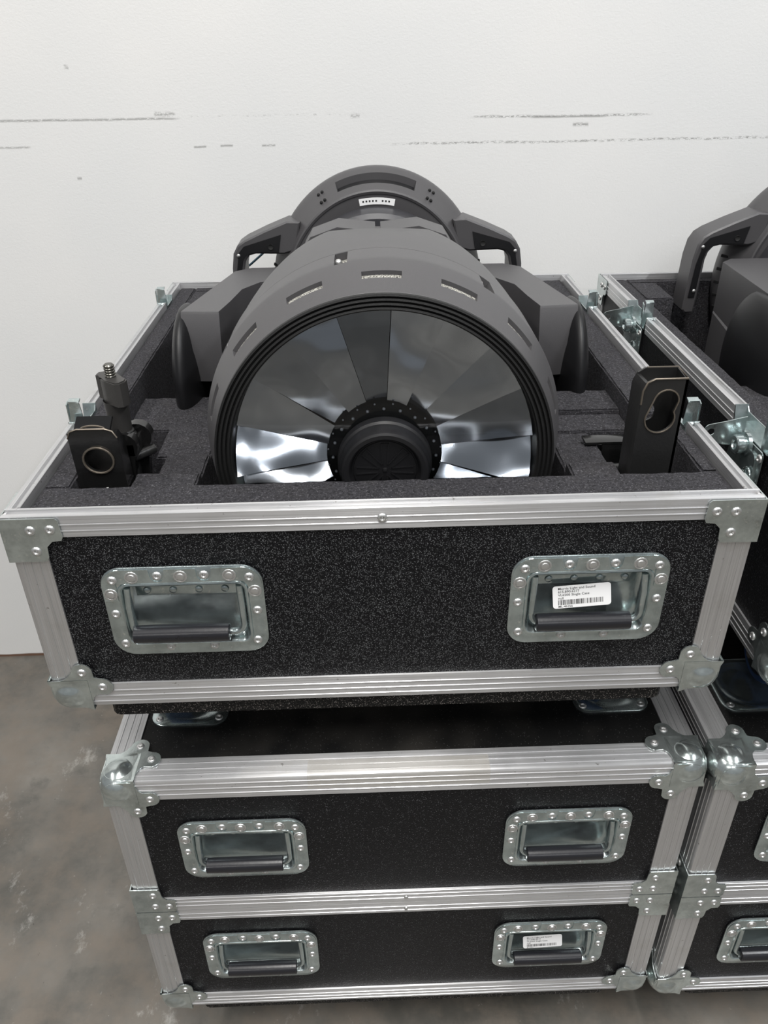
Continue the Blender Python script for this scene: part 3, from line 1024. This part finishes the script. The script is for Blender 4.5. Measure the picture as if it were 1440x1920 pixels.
# ------------------------------------------------------------ moving-head stage light
def stage_light(label, loc):
    """built about the lens axis: X across, Y from front to back, Z from the axis; origin is the underside"""
    root = thing('stage_light', label, 'stage light', loc, 'moving head stage lights lying in open cases')
    OY, OZ = .5, .2175
    F = lambda y, a, c: (a, y - OY, c + OZ)
    V3 = lambda x, y, z: (x, y - OY, z + OZ)

    def topclamp(bm_, k):
        for v in bm_.verts:
            y = v.co.y + OY
            if y > .27:
                lim = .2150 - (y - .27) * .16
                z = v.co.z - OZ
                if z > lim:
                    v.co.z = OZ + lim + (z - lim) * .25
    # head shell
    prof = [(.0985, .1935), (.1000, .1952), (.1140, .1995), (.1260, .2032), (.1400, .2072), (.1560, .2117), (.1640, .2136), (.1668, .2142),
            (.1760, .2143), (.2000, .2143), (.2110, .2143), (.2125, .2143), (.2130, .2126), (.2150, .2126), (.2155, .2140), (.2500, .2140), (.2530, .2118), (.2700, .2118),
            (.3200, .2108), (.3700, .2080), (.4200, .2030), (.4500, .1930), (.4700, .1700), (.4800, .1300), (.4820, .0)]
    SG = 180
    pockets = []
    for k in range(15):
        s0 = int(round((90 + 24 * k) / 2)) - 3
        pockets.append((3, 4, s0, s0 + 6, .0048))
    for k in range(8):
        s0 = int(round((102 + 45 * k) / 2)) - 1
        pockets.append((6, 10, s0, s0 + 2, .0085))
    b = bmesh.new()
    pocket_lathe(b, prof[:-1], SG, F, pockets)
    topclamp(b, 0)
    o = finish(b, 'head_shell', [PLAST, VENT], root, 24)
    for k in range(8):
        a = math.radians(103 + 45 * k)
        b = bmesh.new()
        c = Vector((.2100 * math.cos(a), .186, .2100 * math.sin(a)))
        n_ = Vector((math.cos(a), 0, math.sin(a)))
        bmesh.ops.create_uvsphere(b, u_segments=10, v_segments=6, radius=.0042, matrix=Matrix.Translation(Vector(V3(*c))))
        finish(b, 'screw', RIVET, o, 60)
    # ribbed rubber bezel
    prof = [(.1000, .1950)]
    r = .1945
    for k in range(4):
        prof += [(.0960 + .0006 * k, r), (.0952 + .0006 * k, r - .0022), (.0990 + .0006 * k, r - .0034), (.0992 + .0006 * k, r - .0044)]
        r -= .0048
    prof += [(.1120, .1745), (.1300, .1745)]
    b = bmesh.new(); lathe(b, prof, 144, F)
    finish(b, 'bezel', RUBB, root, 40)
    # glass
    b = bmesh.new()
    lathe(b, [(.1085, .1748), (.1060, .1500), (.1040, .1000), (.1032, .0530)], 96, F)
    finish(b, 'lens_glass', GLASS, root, 60)
    # reflector of separate facets
    rb = bmesh.new(); lathe(rb, [(.1180, .1760), (.1500, .1790), (.3050, .0700), (.3050, .0500)], 72, F)
    refl = finish(rb, 'reflector', DARK, root, 60)
    rnd = random.Random(5)
    NF = 18
    off = 7
    for k in range(NF):
        a0 = math.radians(off + 20 * k + rnd.uniform(-3, 3) * 0)
        a1 = math.radians(off + 20 * (k + 1) - .35)
        b = bmesh.new()
        am = (a0 + a1) / 2
        tw = rnd.uniform(-.0010, .0010) + (.0092 * math.cos(am) if math.sin(am) < .12 else .0026 * math.cos(am))
        sink = rnd.uniform(-.026, -.014) + (.012 if math.sin(am) < .12 else 0)
        rows = []
        for i in range(7):
            q = i / 6
            rr = .1738 * (1 - q) + .048 * q
            yy = .1215 + .020 * (q ** .8) + sink * q
            row = []
            for j in range(5):
                w = j / 4
                a = a0 + (a1 - a0) * w + .0
                bow = math.cos((w - .5) * (a1 - a0))
                row.append(b.verts.new(F(yy + tw * (w - .5) * 2 * rr / .11, rr * math.cos(a), rr * math.sin(a))))
            rows.append(row)
        for i in range(6):
            for j in range(4):
                b.faces.new((rows[i][j], rows[i][j + 1], rows[i + 1][j + 1], rows[i + 1][j]))
        finish(b, 'mirror_facet', FACET, refl, 60)
    b = bmesh.new()
    lathe(b, [(.1700, .068), (.1180, .0675), (.1145, .062), (.1120, .040)], 48, F)
    lamp = finish(b, 'lamp_core', DARK, root, 60)
    for ring, (rr, yy, n_, rad) in enumerate(((.0600, .1120, 20, .0022), (.0660, .1130, 20, .0013))):
        for k in range(n_):
            a = 2 * math.pi * (k + .5 * ring) / n_
            b = bmesh.new()
            bmesh.ops.create_icosphere(b, subdivisions=1, radius=rad, matrix=Matrix.Translation(Vector(F(yy, rr * math.cos(a), rr * math.sin(a)))))
            finish(b, 'bead', DOTM, lamp, 80)
    # centre cap
    b = bmesh.new()
    lathe(b, [(.1040, .0545), (.0920, .0540), (.0900, .0515), (.0760, .0510), (.0715, .0490), (.0700, .0465), (.0700, .0420), (.0712, .0405), (.0770, .0385), (.0790, .0370), (.0790, .0)], 72, F)
    cap = finish(b, 'centre_cap', PLASD, root, 30)
    b = bmesh.new()
    lathe(b, [(.0788, .0360), (.0782, .0355), (.0782, .0)][:2] + [(.0782, .0001)], 48, F)
    for k in range(8):
        a = math.radians(45 * k)
        ca, sa = math.cos(a), math.sin(a)
        for s in (-1, 1):
            pts = [(.0060, s * .0034), (.0330, s * .0050), (.0330, s * .0036), (.0080, s * .0020)]
            prism(b, lambda u, v, c: F(c, u * ca - v * sa, u * sa + v * ca), pts, .0782, .0770)
        prism(b, lambda u, v, c: F(c, u * ca - v * sa, u * sa + v * ca), [(.0322, -.0050), (.0334, -.0050), (.0334, .0050), (.0322, .0050)], .0782, .0770)
    lathe(b, [(.0782, .0030), (.0765, .0024), (.0760, .0005)], 16, F, cap1=True)
    finish(b, 'emblem', PLASD, cap, 20)
    # rear housing cap with its notch
    b = bmesh.new()
    sec = [(-.128, .120), (-.112, .150), (-.080, .168), (-.028, .1770), (-.012, .1775), (0, .1775), (.012, .1775), (.028, .1770), (.080, .168), (.112, .150), (.128, .120), (.128, -.12), (-.128, -.12)]
    lo = []
    for yy, k, dn in ((.420, 1.0, 0), (.500, 1.0, 1), (.5050, .985, 0), (.560, .96, 0)):
        lp = []
        for (a, c) in sec:
            y2 = yy
            if yy in (.500,):
                y2 = yy
            if abs(a) < .013 and yy < .47: y2 = yy
            lp.append(V3(a * k, y2, c * k - (.0 if yy < .56 else .002)))
        lo.append(lp)
    loft(b, lo)
    rc = finish(b, 'rear_cap', PLAST, root, 25)
    b = bmesh.new()
    # raised chevron lip on the cap
    for s in (-1, 1):
        prism(b, lambda u, v, c, s=s: V3(s * u, c, v), [(.004, .166), (.004, .1755), (.060, .1815), (.100, .1680), (.112, .1490), (.106, .1500)], .492, .560)
    finish(b, 'cap_lip', PLAST, root, 25)
    # yoke: two arms and a cross member
    for s in (-1, 1):
        pl = [(-.288, .420), (-.232, .416), (-.2245, .480), (-.2185, .560), (-.196, .612), (-.085, .640), (-.085, .735), (-.225, .735), (-.252, .705)]
        if s > 0: pl = [(-a, c) for a, c in pl[::-1]]
        lo = []
        def ztop(y): return .083 - max(0, (y - .42)) * .055
        for lev in range(6):
            lp = []
            for a, c in pl:
                front = c < .45
                if lev == 0: z, dy, k = ztop(c), 0, .985
                elif lev == 1: z, dy, k = ztop(c) - .004, -.002, 1.0
                elif lev == 2: z, dy, k = .030, -.014, 1.0
                elif lev == 3: z, dy, k = -.020, -.010, 1.0
                elif lev == 4: z, dy, k = -.024, .030, 1.0
                else: z, dy, k = -.120, .090 if front else 0, .97
                mid = .258 * (-1 if s < 0 else 1)
                lp.append(V3(mid + (a - mid) * k if abs(a) > .2 else a, c + (dy if front else 0), z))
            lo.append(lp)
        b = bmesh.new(); loft(b, lo[::-1])
        arm = finish(b, 'yoke_arm', PLASB if False else PLAST, root, 28)
        # convex outer cover
        b = bmesh.new()
        bmesh.ops.create_uvsphere(b, u_segments=32, v_segments=20, radius=1.0,
                                  matrix=Matrix.Translation(Vector(V3(s * .2900, .452, -.032))) @ Matrix.Diagonal((.0230, .092, .116, 1)))
        for v in b.verts:
            z = v.co.z - OZ
            if z > .0800: v.co.z = OZ + .0800
        finish(b, 'side_cover', PLASD, arm, 60)
        # dark bearing block between arm and head
        b = bmesh.new()
        lathe(b, [(.0, .052), (.012, .055), (.024, .050)], 32, lambda t, a, c, s=s: V3(s * (.2080 + t * .9), .470 + a, -.03 + c), cap0=True, cap1=True)
        finish(b, 'tilt_bearing', PLASD, arm, 40)
    b = bmesh.new()
    box(b, *[-.086, .086], .640 - OY, .735 - OY, OZ - .10, OZ + .052, .004)
    finish(b, 'yoke_crossbar', PLAST, root, 30)
    # pan bearing drum between yoke and base
    b = bmesh.new()
    lathe(b, [(.735, .080), (.735, .146), (.742, .154), (.760, .157), (.792, .157)], 72, F, cap0=True)
    finish(b, 'pan_drum', PLASB, root, 35)
    # base
    prof = [(.7900, .1500), (.7880, .1560), (.7880, .1780), (.7860, .1790), (.7845, .1830), (.7860, .1860), (.7900, .1880), (.8010, .1950), (.8120, .2010), (.8250, .2090),
            (.8350, .2150), (.8420, .2175), (.8550, .2175), (.8660, .2140), (.8670, .1500)]
    b = bmesh.new()
    pocket_lathe(b, prof, 144, F, [(7, 9, 27, 45, .0120)], xs=.925)
    for v in b.verts:        # flat underside where it lies on the foam
        if v.co.z < OZ - .2150: v.co.z = OZ - .2150
    base = finish(b, 'base_housing', [PLAST, PLASD], root, 24)
    b = bmesh.new(); lathe(b, [(.8660, .0), (.8660, .150)][::-1], 48, F, xs=.925)
    finish(b, 'base_back', PLASD, base, 40)
    b = bmesh.new()
    rr = .1680
    lo = []
    for i in range(13):
        a = math.radians(78.5 + i * 22 / 12)
        lo.append([V3(rr_ * math.cos(a), .7874 + dy, rr_ * math.sin(a)) for rr_, dy in ((.1610, 0), (.1725, 0), (.1725, -.0006), (.1610, -.0006))])
    loft(b, lo); 
    nw = len(b.faces)
    for i in range(9):
        if i == 3: continue
        a = math.radians(81.5 + i * 2.0)
        lo = [[V3(q * math.cos(a + d), .7866, q * math.sin(a + d)) for q, d in ((.1655, 0), (.1685, 0), (.1685, .018), (.1655, .018))]]
        b.faces.new([b.verts.new(p) for p in lo[0]]).material_index = 1
    finish(b, 'white_label', [WHITE, INK], base, 0)
    b = bmesh.new(); box(b, -.012, .008, .8050 - OY, .8080 - OY, OZ + .1870, OZ + .1935, .0008)
    finish(b, 'connector_tab', WHITE, base, 0)
    for ang in (58, 122, 50, 130):
        for dr, yy in ((.1955, .800), (.2070, .821)):
            a = math.radians(ang)
            if ang in (50, 130): continue
            for q in (-1.2, 1.2):
                a2 = a + math.radians(q)
                b = bmesh.new()
                bmesh.ops.create_uvsphere(b, u_segments=10, v_segments=6, radius=.0030, matrix=Matrix.Translation(Vector(V3(dr * .925 * math.cos(a2), yy - .001, dr * math.sin(a2)))))
                finish(b, 'screw_recess', DARK, base, 60)
    for s in (-1, 1):
        for k in range(6):
            a = math.radians(20 - 7 * k)
            ca, sa = math.cos(a), math.sin(a)
            b = bmesh.new()
            box(b, -.0016 * 1, .0016, -.024, .024, -.0028, .0028, .001)
            o_ = finish(b, 'vent_slot', DARK, base, 0)
            o_.location = V3(s * .2045 * .925 * ca, .822, .2045 * sa)
            o_.rotation_euler = (0, -a * s, -s * math.radians(34))
        # carrying handle
        pts = [(.140, .130), (.164, .1330), (.206, .1170), (.244, .1005), (.258, .0915), (.2665, .0770), (.2710, .050), (.2740, -.020), (.2745, -.045), (.2680, -.052), (.2520, -.050),
               (.2500, -.020), (.2480, .050), (.2445, .064), (.2370, .0735), (.2250, .0765), (.172, .0750), (.150, .082)]
        if s < 0: pts = [(-a, c) for a, c in pts[::-1]]
        b = bmesh.new()
        cen = Vector((s * .235, .05))
        lo = []
        for yy, k in ((.7935, .003), (.7960, 0), (.8500, 0), (.8530, .003)):
            lp = []
            n_ = len(pts)
            for i, (a, c) in enumerate(pts):
                pa, pc = pts[i - 1], pts[(i + 1) % n_]
                tx, tz = pc[0] - pa[0], pc[1] - pa[1]
                ln = math.hypot(tx, tz)
                nx, nz = -tz / ln, tx / ln
                lp.append(V3(a + (nx * k if s < 0 else nx * k) * (-1 if True and _area(pts) < 0 else 1), yy, c + nz * k * (-1 if _area(pts) < 0 else 1)))
            lo.append(lp)
        loft(b, lo)
        hd = finish(b, 'carry_handle', PLAST, root, 28)
        # darker inner grip insert with a screw at each end
        ins = [(.176, .1100), (.246, .0900), (.2560, .0790), (.2640, .0400), (.2680, -.020), (.2560, -.020), (.2530, .050), (.2490, .066), (.2400, .0765), (.2260, .0800), (.182, .0790)]
        if s < 0: ins = [(-a, c) for a, c in ins[::-1]]
        b = bmesh.new(); prism(b, lambda u, v, c: V3(u, c, v), ins, .7915, .7937)
        finish(b, 'handle_insert', PLASD, hd, 28)
        rivet(RV_T, hd, V3(s * .2570, .7915, .0740)); rivet(RV_T, hd, V3(s * .2590, .7915, -.008))
        b = bmesh.new(); lathe(b, [(.7915, .0052), (.7900, .0050), (.7912, .0035)], 14, lambda t, a, c, s=s: V3(s * .1960 + a, t, .0890 + c), cap1=True)
        finish(b, 'handle_socket', DARK, hd, 40)
    return root


def _area(p):
    return sum(p[i - 1][0] * p[i][1] - p[i][0] * p[i - 1][1] for i in range(len(p)))


LZ = 1.1025 - .2175
light_main = stage_light('dark grey moving head stage light in middle open case, faceted lens facing forward', (-.0145, .500, LZ))
light_right = stage_light('dark grey moving head stage light in right open case, cut off by frame', (.8520, .493, LZ))
for o_ in (light_main, light_right): o_.rotation_euler = (0, 0, -.012)

# safety cable seen through the left carry handle
b = bmesh.new()
tube(b, [(-.300, .905, 1.112), (-.262, .900, 1.135), (-.225, .895, 1.165), (-.200, .890, 1.180)], .0022, 8)
cb = finish(b, 'safety_cable', CABLE, None, 60)
cb['label'] = 'thin dark cable seen through left carry handle of the middle stage light'
cb['category'] = 'cable'


# ------------------------------------------------------------ hanging brackets
def left_clamp():
    root = thing('mounting_clamp', 'gloss black mounting clamp with grey wing nut standing in the left foam pocket', 'clamp', (-.345, .130, .9860))
    z = lambda v: v - .9860
    x = lambda v: v + .345
    y = lambda v: v - .130
    b = bmesh.new()
    # leaning channel plate with an oval hole
    lean = lambda zz: (1.150 - zz) * .06
    hole = [(-.345 + .0160 * math.cos(a), 1.1150 + .0150 * math.sin(a)) for a in [2 * math.pi * k / 20 for k in range(20)]]
    out = [(-.372, .987), (-.319, .987), (-.319, 1.142), (-.323, 1.1500), (-.331, 1.1530), (-.362, 1.1530), (-.370, 1.1500), (-.374, 1.1420)]
    f = lambda a, c, d: (x(a + lean(c) * .5), y(.0975 + d + (1.15 - c) * -.03), z(c))
    plate(b, f, out, [hole], 0, .0035)
    # side webs and top flange, folded back
    prism(b, lambda a, c, d: (x(-.374 + d + lean(c) * .5), y(.0975 + a), z(c)), [(0, .987), (.024, .987), (.024, 1.130), (.010, 1.148), (0, 1.148)], 0, .0035)
    prism(b, lambda a, c, d: (x(-.3225 + d + lean(c) * .5), y(.0975 + a), z(c)), [(0, .987), (.024, .987), (.024, 1.130), (.010, 1.148), (0, 1.148)], 0, .0035)
    prism(b, lambda a, c, d: (x(d), y(.0975 + a), z(c)), [(0, 1.1500), (.020, 1.1600), (.022, 1.1570), (.0035, 1.1475)], -.366, -.326)
    br = finish(b, 'bracket_plate', GLOSS, root, 30)
    b = bmesh.new()
    ring = [(x(-.345 + lean(1.115) * .5 + .0170 * math.cos(a)), y(.0962 + (1.15 - 1.1150) * -.03), z(1.1150 + .0160 * math.sin(a))) for a in [2 * math.pi * k / 24 for k in range(24)]]
    tube(b, ring + [ring[0]], .0014, 6, False)
    sl = [(x(-.345 + .0135 * math.cos(a)), y(.1010), z(1.1510 + .0045 * math.sin(a))) for a in [math.radians(k * 15) for k in range(13)]]
    tube(b, sl, .0012, 6)
    edge = [(x(a + lean(c) * .5), y(.0972 + (1.15 - c) * -.03), z(c)) for a, c in out[2:]]
    tube(b, edge, .0010, 6)
    finish(b, 'rim_highlight', BRONZE, br, 60)  # thin pale tubes paint highlights along the gloss black edges and hole
    rivet(RV_T, br, (x(-.3400), y(.0925), z(1.078)))
    # back plate seen through the hole
    b = bmesh.new(); box(b, x(-.371), x(-.324), y(.1230), y(.1260), z(.987), z(1.128), .001)
    finish(b, 'back_plate', NUTM, root, 30)
    # block, collar and bolt
    bx, by = -.3290, .1480
    b = bmesh.new()
    box(b, x(bx - .024), x(bx + .018), y(by - .016), y(by + .018), z(1.0980), z(1.1180), .003)
    box(b, x(bx - .012), x(bx + .012), y(by - .010), y(by + .012), z(.987), z(1.0980), .003)
    finish(b, 'pivot_block', SATIN, root, 30)
    b = bmesh.new()
    G = lambda t, a, c: (x(bx + a), y(by + c), z(t))
    lathe(b, [(1.1180, .0150), (1.1195, .0165), (1.1225, .0165), (1.1235, .0150), (1.1245, .0135), (1.1275, .0145), (1.1290, .0130)], 28, G, cap1=True)
    finish(b, 'washer_stack', SATIN, root, 40)
    b = bmesh.new()
    lathe(b, [(1.1280, .0118), (1.1290, .0128), (1.1540, .0132), (1.1670, .0138)], 28, G, cap0=True)
    # wing nut bow-tie body
    ang = math.radians(-42)
    ca, sa = math.cos(ang), math.sin(ang)
    bow = [(-.0330, -.0035), (-.0290, -.0110), (-.0150, -.0100), (-.0080, -.0150), (.0060, -.0155), (.0300, -.0130), (.0345, -.0060), (.0330, .0050), (.0270, .0120), (.0170, .0085), (.0080, .0140), (-.0050, .0155), (-.0130, .0100), (-.0200, .0080), (-.0270, .0100)]
    prism(b, lambda a, c, d: G(d, (a * ca - c * sa) * .70, (a * sa + c * ca) * .78), bow, 1.1660, 1.1950)
    bmesh.ops.bevel(b, geom=[e for e in b.edges if abs(e.verts[0].co.z - e.verts[1].co.z) < 1e-5 and e.verts[0].co.z > z(1.194)], offset=.0015, segments=2, affect='EDGES')
    finish(b, 'wing_nut', NUTM, root, 35)
    b = bmesh.new()
    pr = [(1.1940, .0072)]
    for k in range(5):
        zz = 1.1945 + k * .0030
        pr += [(zz, .0052), (zz + .0009, .0062), (zz + .0018, .0062), (zz + .0027, .0052)]
    pr += [(pr[-1][0] + .0008, .0046)]
    lathe(b, pr, 24, G, cap1=True)
    finish(b, 'threaded_bolt', BOLTM, root, 25)
    # curved clamp jaws to the right
    for k, (yy, xx) in enumerate(((.132, -.334), (.160, -.324))):
        b = bmesh.new()
        pts = [(-.012, .985), (.006, .985), (.012, 1.040), (.020, 1.097)] + arc(.0080, 1.1100, .0170, -20, 190, 9) + [(-.010, 1.080), (-.004, 1.045)]
        prism(b, lambda a, c, d: (x(xx + a), y(yy + d), z(c + .003)), pts, 0, .014)
        bmesh.ops.bevel(b, geom=[e for e in b.edges if len(e.link_faces) == 2 and abs(e.link_faces[0].normal.y) + abs(e.link_faces[1].normal.y) > .9 and abs(e.link_faces[0].normal.y) + abs(e.link_faces[1].normal.y) < 1.1], offset=.002, segments=2, affect='EDGES')
        finish(b, 'clamp_jaw', GLOSS, root, 40)
    b = bmesh.new()
    tube(b, [(x(-.325), y(.136), z(1.094)), (x(-.300), y(.166), z(1.094))], .0060, 12)
    finish(b, 'jaw_pin', SATIN, root, 60)


def right_clamp():
    ox, oy, oz = .297, .120, .9860
    root = thing('mounting_bracket', 'tall worn black steel bracket with keyhole standing in the right foam pocket', 'bracket', (ox, oy, oz))
    x = lambda v: v - ox
    y = lambda v: v - oy
    z = lambda v: v - oz
    H = 1.196
    # keyhole outline
    def keyhole(cx, s=1.0):
        lo = arc(cx - .001, 1.1480, .0165 * s, 150, 390, 18)
        hi = arc(cx + .003, 1.1690, .0138 * s, 0, 170, 12)
        return lo + hi
    b = bmesh.new()
    w0, w1 = .2680, .3170
    out = [(w0, .9870), (w1, .9870), (w1, H - .001), (w1 - .001, H), (w0 + .012, H), (w0 + .004, H - .004), (w0, H - .014)]
    plate(b, lambda a, c, d: (x(a), y(.0980 + d), z(c)), out, [keyhole(.2930)], 0, .0030)
    out2 = [(w0 - .002, .9870), (w1, .9870), (w1, H + .002), (w0 + .010, H + .002), (w0 + .002, H - .003), (w0 - .002, H - .012)]
    plate(b, lambda a, c, d: (x(a), y(.1270 + d), z(c)), out2, [arc(.2860, 1.1440, .0110, 0, 345, 23)], 0, .0030)
    # closed left web, folded right lip at the top
    lo = []
    for zz, k in ((.9870, 0), (H - .014, 0), (H - .005, .004)):
        lo.append([(x(w0 + k - .0), y(.0980), z(zz)), (x(w0 - .0020 + k), y(.1010), z(zz)), (x(w0 - .0030 + k), y(.1290), z(zz)), (x(w0 + .0010 + k), y(.1300), z(zz)), (x(w0 + .0020 + k), y(.1010), z(zz))])
    loft(b, lo)
    prism(b, lambda a, c, d: (x(w1 + d), y(.0980 + a), z(c)), [(0, .9870), (.032, .9870), (.032, H + .002), (.0, H - .0005)], -.0030, .0)
    body = finish(b, 'bracket_channel', SATIN, root, 30)
    # rubbed bare edges
    b = bmesh.new()
    kh = keyhole(.2930, 1.02)
    tube(b, [(x(a), y(.0976), z(c)) for a, c in kh] + [(x(kh[0][0]), y(.0976), z(kh[0][1]))], .0011, 6, False)
    tube(b, [(x(w0), y(.0980), z(H - .030)), (x(w0), y(.0978), z(H - .014)), (x(w0 + .004), y(.0978), z(H - .004)), (x(w0 + .012), y(.0978), z(H)), (x(w1 - .001), y(.0978), z(H)), (x(w1 - .001), y(.129), z(H + .0018)), (x(w0 + .012), y(.129), z(H + .0018))], .0012, 6)
    finish(b, 'worn_edge', BRONZE, body, 60)
    # clamp body behind, lying low in the pocket
    b = bmesh.new()
    box(b, x(.2400), x(.3100), y(.1900), y(.2120), z(1.0705), z(1.0745), .001)
    prism(b, lambda a, c, d: (x(d), y(.1620 + a), z(c)), [(.030, .9870), (.046, .9870), (.050, 1.0705), (.028, 1.0705)], .2620, .3080)
    box(b, x(.262), x(.300), y(.1300), y(.1900), z(1.000), z(1.035), .004)
    finish(b, 'clamp_body', GLOSS, root, 30)
    b = bmesh.new()
    tube(b, [(x(.2700), y(.1600), z(1.0440)), (x(.3020), y(.1600), z(1.0440))], .0150, 20)
    finish(b, 'clamp_barrel', GLOSS, root, 40)


left_clamp()
right_clamp()
